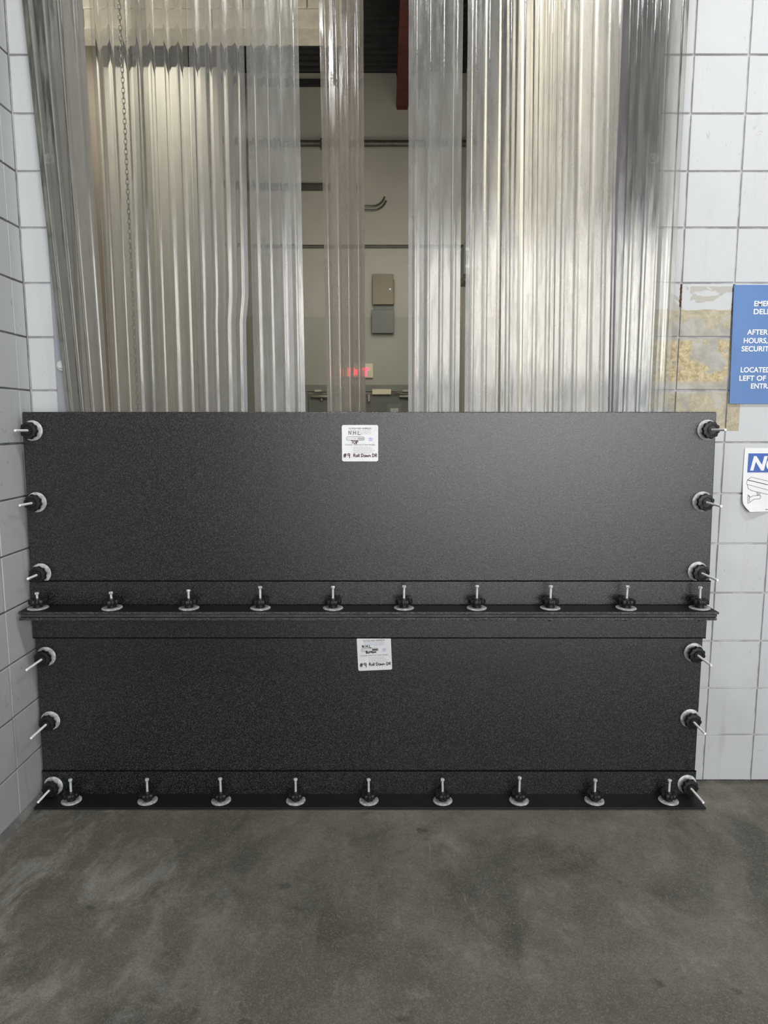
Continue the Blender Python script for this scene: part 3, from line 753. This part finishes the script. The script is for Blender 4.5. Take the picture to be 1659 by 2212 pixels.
def sticker(root, cx, cz, size, rot, top):
    """vinyl label 138 mm square; drawn in thousandths of its side"""
    s = size
    b = NB(); box(b, -s / 2, s / 2, -0.0006, 0.0012, -s / 2, s / 2)
    es = [e for e in b.edges if abs(e.verts[0].co.x - e.verts[1].co.x) < 1e-6 and abs(e.verts[0].co.z - e.verts[1].co.z) < 1e-6]
    bmesh.ops.bevel(b, geom=es, offset=0.05 * s, segments=5, affect='EDGES', profile=0.5)
    st = obj('sticker', b, MAT['white_paper'], root)
    st['label'] = 'square white sticker with print and handwriting'
    st.location = Vector((cx, PF - .0012 if top else PF - .0012, cz)) - Vector(root.location); st.rotation_euler = (0, rot, 0)
    def at(u, v): return (u - .5) * s, (.5 - v) * s      # u right, v down, 0..1
    x, z = at(.195, .115); text('lettering', 'FLOOD RISK AMERICA', .05, MAT['ink_grey'], st, x, -0.0008, z, width=.62 * s, bold=0.0)
    x, z = at(.095, .560); text('lettering', 'FLOOD PROTECTION PANEL', .05, MAT['ink_grey'], st, x, -0.0008, z, width=.82 * s, space=1.25)
    b = NB()
    for v in (.155, .205): wave_line(b, at(.20, 0)[0], at(.81, 0)[0], at(0, v)[1], .016 * s, .13 * s, .009 * s, .6)
    obj('wave_mark', b, MAT['ink_blue'] if not top else MAT['ink_pale'], st)
    b = NB(); stroke(b, [at(.46, .245), at(.77, .242)], .006 * s, -0.0006, 0.0003); obj('fine_print', b, MAT['ink_pale'], st)
    # rounded box holding a dark field
    b = NB(); x0, z0 = at(.12, .42); x1, z1 = at(.62, .325)
    r = (z1 - z0) / 2; zc_ = (z0 + z1) / 2
    loop = [(x1 - r + r * math.cos(a), zc_ + r * math.sin(a)) for a in [PI / 2 - PI * i / 8 for i in range(9)]] + [(x0 + r + r * math.cos(a), zc_ + r * math.sin(a)) for a in [-PI / 2 - PI * i / 8 for i in range(9)]]
    stroke(b, loop + loop[:1], .010 * s, -0.0006, 0.0003); obj('number_frame', b, MAT['ink_grey'], st)
    x, z = at(.145, .388); text('lettering', 'PANEL NUMBER', .03, MAT['ink_pale'], st, x, -0.0008, z, width=.265 * s)
    b = NB(); xa, za = at(.435, .40); xb, zb_ = at(.60, .345); box(b, xa, xb, -0.0011, 0, za, zb_); obj('dark_field', b, MAT['ink_grey'] if not top else MAT['ink_pale'], st)
    b = NB(); cxx, cz_ = at(.79, .375)
    stroke(b, ell(cxx, cz_, .066 * s, .022 * s), .007 * s, -0.0006, 0.0003); stroke(b, [(cxx - .02 * s, cz_), (cxx + .02 * s, cz_)], .016 * s, -0.0007, 0.0003)
    stroke(b, [at(.74, .428), at(.84, .426)], .013 * s, -0.0006, 0.0003); obj('seal', b, MAT['ink_navy'], st)
    b = NB()
    for k, (u0, u1) in enumerate(((.315, .81), (.315, .85), (.315, .92), (.315, .86), (.51, .76))):
        v = .610 + k * .0455
        u = u0
        while u < u1 - .02:
            l = random.uniform(.035, .075); stroke(b, [at(u, v), at(min(u + l, u1), v)], .012 * s, -0.0006, 0.0003); u += l + .014
    obj('fine_print', b, MAT['ink_pale'], st)
    b = NB(); u = .11
    while u < .9:
        stroke(b, [at(u, .882), at(u + .09, .882)], .004 * s, -0.0006, 0.0003); u += .11
    obj('fine_print', b, MAT['ink_pale'], st)
    ink = MAT['ink_red'] if top else MAT['ink_black']
    b = NB()
    if top:
        hand(b, 'N.H.L', *at(.185, .265), .105 * s, .014 * s, 1.15); o = obj('handwriting', b, MAT['ink_grey'], st)
        b = NB(); hand(b, 'TOP', *at(.25, .510), .085 * s, .018 * s, 1.1)
        obj('handwriting', b, ink, st); b = NB(); hand(b, '#9', *at(.035, .885), .10 * s, .020 * s, 1.2)
        obj('handwriting', b, ink, st); b = NB(); hand(b, 'Roll Down DR', *at(.315, .875), .085 * s, .018 * s, 1.1)
    else:
        hand(b, 'N.H.L', *at(.15, .305), .085 * s, .018 * s, 1.15)
        obj('handwriting', b, ink, st); b = NB(); hand(b, 'Bottom', *at(.25, .475), .075 * s, .018 * s, 1.15)
        obj('handwriting', b, ink, st); b = NB(); hand(b, '#9', *at(.05, .875), .105 * s, .021 * s, 1.2)
        obj('handwriting', b, ink, st); b = NB(); hand(b, 'Roll Down DR', *at(.325, .855), .085 * s, .018 * s, 1.08)
    o = obj('handwriting', b, ink, st)
    o['label'] = 'dark red marker handwriting' if top else 'black marker handwriting'
sticker(up, -0.0905, 1.4235, 0.137, 0.0, True)
sticker(lo, -0.0375, 0.5975, 0.134, math.radians(-2.6), False)

# ------------------------------------------------------------------ star-knob clamps (axis along +Z of the part meshes, standing on the washer)
def lobes(a, i): return 1.0 + 0.055 * math.cos(10 * a)
def clamp_meshes():
    b = NB(); lathe(b, [(0.0365, 0), (0.0385, 0.001), (0.0385, 0.003), (0.036, 0.0046), (0.012, 0.0046)], 40)
    w_ = obj('washer', b, MAT['washer'], None, 35)
    b = NB()
    lathe(b, [(0.0165, 0.0046), (0.0165, 0.020)], 24)
    lathe(b, [(0.026, 0.018), (0.0305, 0.0205), (0.0315, 0.024), (0.0315, 0.033), (0.0295, 0.0365), (0.020, 0.038), (0.0185, 0.036), (0.0155, 0.036), (0.0145, 0.040), (0.006, 0.040)], 80, rf=lambda a, i: lobes(a, i) if i < 5 else 1.0)
    k_ = obj('star_knob', b, MAT['knob'], None, 35)
    return w_, k_
w0, k0 = clamp_meshes()
wme, kme = w0.data, k0.data
bpy.data.objects.remove(w0); bpy.data.objects.remove(k0)
def rod_mesh(length, head):
    b = NB(); r = 0.0047
    lathe(b, [(r, 0.0), (r, length - .001), (r * .8, length)], 12)
    if head: lathe(b, [(0.0075, length - .007), (0.0082, length - .006), (0.0082, length), (0.007, length + .0012)], 6)
    me_o = obj('threaded_rod', b, MAT['bolt' if head else 'rod'], None, 35); me = me_o.data; bpy.data.objects.remove(me_o); return me
def clamp(loc, rot, length, head, label, group, spin):
    t = tag(empty('knob_clamp', loc, rot), label, 'knob clamp', group)
    inst('washer', wme, t); inst('star_knob', kme, t, (0, 0, 0), (0, 0, spin)); inst('threaded_rod', rod_mesh(length, head), t)
    return t
side = [
 ('right', 'upper', 'top', 1.219, 1.473, -0.258), ('right', 'upper', 'middle', 1.217, 1.202, -0.276), ('right', 'upper', 'bottom', 1.215, 0.929, -0.277),
 ('right', 'lower', 'top', 1.219, 0.604, -0.264), ('right', 'lower', 'middle', 1.221, 0.331, -0.256), ('right', 'lower', 'bottom', 1.222, 0.056, -0.266),
 ('left', 'upper', 'top', -1.326, 1.471, -0.247), ('left', 'upper', 'middle', -1.328, 1.199, -0.243), ('left', 'upper', 'bottom', -1.329, 0.922, -0.226),
 ('left', 'lower', 'top', -1.331, 0.588, -0.268), ('left', 'lower', 'middle', -1.331, 0.322, -0.272), ('left', 'lower', 'bottom', -1.334, 0.048, -0.250)]
for sd, pn, wh, x, z, tip in side:
    yb = PF - .006 if (wh == 'bottom' and pn == 'lower') else PF
    # a slight droop: rods do not stand quite square to the board
    clamp((x, yb - .0002, z), (PI / 2 + random.uniform(-.02, .02), 0, random.uniform(-.02, .02)), abs(tip - yb), False,
          'star knob clamp with long rod, %s one on the %s edge of the %s panel' % (wh, sd, pn), 'side clamps holding the flood panels', random.uniform(0, .6))
ORD = ['first', 'second', 'third', 'fourth', 'fifth', 'sixth', 'seventh', 'eighth', 'ninth', 'tenth']
mid = [(-1.322, .858), (-1.039, .861), (-0.745, .869), (-0.472, .882), (-0.195, .883), (0.076, .885), (0.354, .886), (0.635, .885), (0.925, .885), (1.206, .881)]
for i, (x, zt) in enumerate(mid):
    t = clamp((x, -0.176, 0.7972), (random.uniform(-.02, .02), random.uniform(-.05, .03) if i in (1, 2) else random.uniform(-.015, .015), random.uniform(0, 1)), zt - .797, True,
          'upright star knob clamp, %s from the left on the ledge between the panels' % ORD[i], 'upright clamps on the middle ledge', random.uniform(0, .6))
    b = NB(); lathe(b, [(0.009, -0.043), (0.009, -0.034)], 6); lathe(b, [(0.0047, -0.050), (0.0047, -0.033)], 10)
    obj('nut', b, MAT['knob'], t)
bot = [(-1.240, .103), (-0.938, .104), (-0.646, .107), (-0.350, .105), (-0.060, .104), (0.233, .104), (0.536, .112), (0.835, .102), (1.129, .100)]
for i, (x, zt) in enumerate(bot):
    t = clamp((x, -0.178, 0.0122), (random.uniform(-.02, .02), random.uniform(-.02, .02), random.uniform(0, 1)), zt - .012, True,
          'upright star knob clamp, %s from the left on the floor flange' % ORD[i], 'upright clamps on the floor flange', random.uniform(0, .6))

# ------------------------------------------------------------------ signs on the white wall
t = tag(empty('wall_sign', (1.345, -0.004, 1.574)), 'large blue sign with white delivery instructions on the white block wall', 'sign')
b = NB(); hexa(b, [(0.008, -.004, 0), (0.62, -.004, 0), (0.62, 0.002, 0), (0.008, 0.002, 0), (-0.003, -.004, .45), (0.62, -.004, .45), (0.62, 0.002, .45), (-0.003, 0.002, .45)])
obj('sign_board', b, MAT['sign_blue'], t)
LET = [('EMERGENCY', 1.423, 1.945), ('DELIVERIES', 1.423, 1.915), ('AFTER', 1.403, 1.838), ('HOURS,', 1.392, 1.806), ('SECURITY', 1.386, 1.775), ('LOCATED', 1.388, 1.695), ('LEFT OF', 1.385, 1.663), ('ENTRANCE', 1.432, 1.633)]
for s_, x, z in LET:
    text('lettering', s_, 0.0275, MAT['sign_white'], t, x - 1.345, -0.0046, z - 1.574, bold=0.0006, wide=sum({'I': .45, 'L': .92, 'E': .95, 'T': .95, 'F': .9, ' ': .45, ',': .4, 'O': 1.12, 'G': 1.12, 'N': 1.08}.get(c, 1.0) for c in s_) * 0.0168)

t = tag(empty('notice_sign', (1.432, -0.003, 1.148)), 'white camera notice sheet with blue heading, lower corner curling off the wall', 'sign')
b = NB(); cols, rws = 12, 16; W_, H_ = 0.345, 0.253
def edge_x(v):      # left edge of the sheet, v from bottom
    if v < 0.16: return 0.030 * (1 - (v / 0.16)) ** 1.6 - 0.004
    return -0.004 + 0.0 * v
def lift(u, v): return 0.004 + 0.016 * max(0, 1 - u * 4.2) * max(0, 1 - v * 1.6) ** 1.4
gr = []
for j in range(rws + 1):
    v = j / rws; row = []
    for i in range(cols + 1):
        u = i / cols
        x = edge_x(v) + (W_ - edge_x(v)) * u
        row.append((b.verts.new((x, -lift(u, v) + .003, v * H_)), b.verts.new((x, -lift(u, v) + .0036, v * H_))))
    gr.append(row)
for j in range(rws):
    for i in range(cols):
        for k in (0, 1): b.faces.new((gr[j][i][k], gr[j][i + 1][k], gr[j + 1][i + 1][k], gr[j + 1][i][k]))
for j in range(rws):
    for i in (0, cols): b.faces.new((gr[j][i][0], gr[j + 1][i][0], gr[j + 1][i][1], gr[j][i][1]))
for i in range(cols):
    for j in (0, rws): b.faces.new((gr[j][i][0], gr[j][i + 1][0], gr[j][i + 1][1], gr[j][i][1]))
obj('sheet', b, MAT['white_paper'], t, 40)
b = NB(); box(b, 0.012, 0.330, -0.0030, -0.0012, 0.157, 0.232); bar = obj('heading_band', b, MAT['notice_blue'], t)
text('lettering', 'NOTICE', 0.075, MAT['sign_white'], bar, 0.021, -0.0034, 0.167, bold=0.0030, shear=0.20, wide=0.290)
# line drawing of a camera on a bracket (metres from the sheet's lower left)
b = NB()
def sheet_y(x, z): return -lift(max(0, min(1, x / W_)), max(0, min(1, z / H_))) + 0.0027
nd = 0
def dl(pts, wd=0.0011):
    global nd
    nd += 1; q = [pts[0]]
    for p0, p1 in zip(pts, pts[1:]):
        n = max(1, int(math.dist(p0, p1) / 0.006))
        q += [(p0[0] + (p1[0] - p0[0]) * i / n, p0[1] + (p1[1] - p0[1]) * i / n) for i in range(1, n + 1)]
    stroke(b, q, wd, lambda x, z: sheet_y(x, z) - 0.00005 * nd, 0.0003)
dl([(0.014, 0.127), (0.010, 0.110), (0.115, 0.082), (0.14, 0.088)])
dl([(0.014, 0.127), (0.028, 0.138), (0.140, 0.112)]); dl([(0.014, 0.127), (0.14, 0.097)], 0.0022)
dl([(0.014, 0.108), (0.018, 0.092), (0.034, 0.084), (0.112, 0.066), (0.125, 0.082)])
dl([(0.054, 0.080), (0.056, 0.066), (0.066, 0.066), (0.070, 0.076)]); dl([(0.058, 0.076), (0.061, 0.066), (0.064, 0.076)])
dl([(0.040, 0.064), (0.070, 0.066), (0.070, 0.052), (0.044, 0.050), (0.018, 0.033), (0.018, 0.068), (0.028, 0.058), (0.040, 0.064)])
dl([(0.018, 0.068), (0.024, 0.060), (0.024, 0.042)])
obj('camera_drawing', b, MAT['ink_black'], t)
b = NB(); dl([(0.032, 0.006), (0.050, 0.006)], 0.0016); dl([(0.082, 0.008), (0.15, 0.008)], 0.0022)
obj('fine_print', b, MAT['ink_grey'], t)
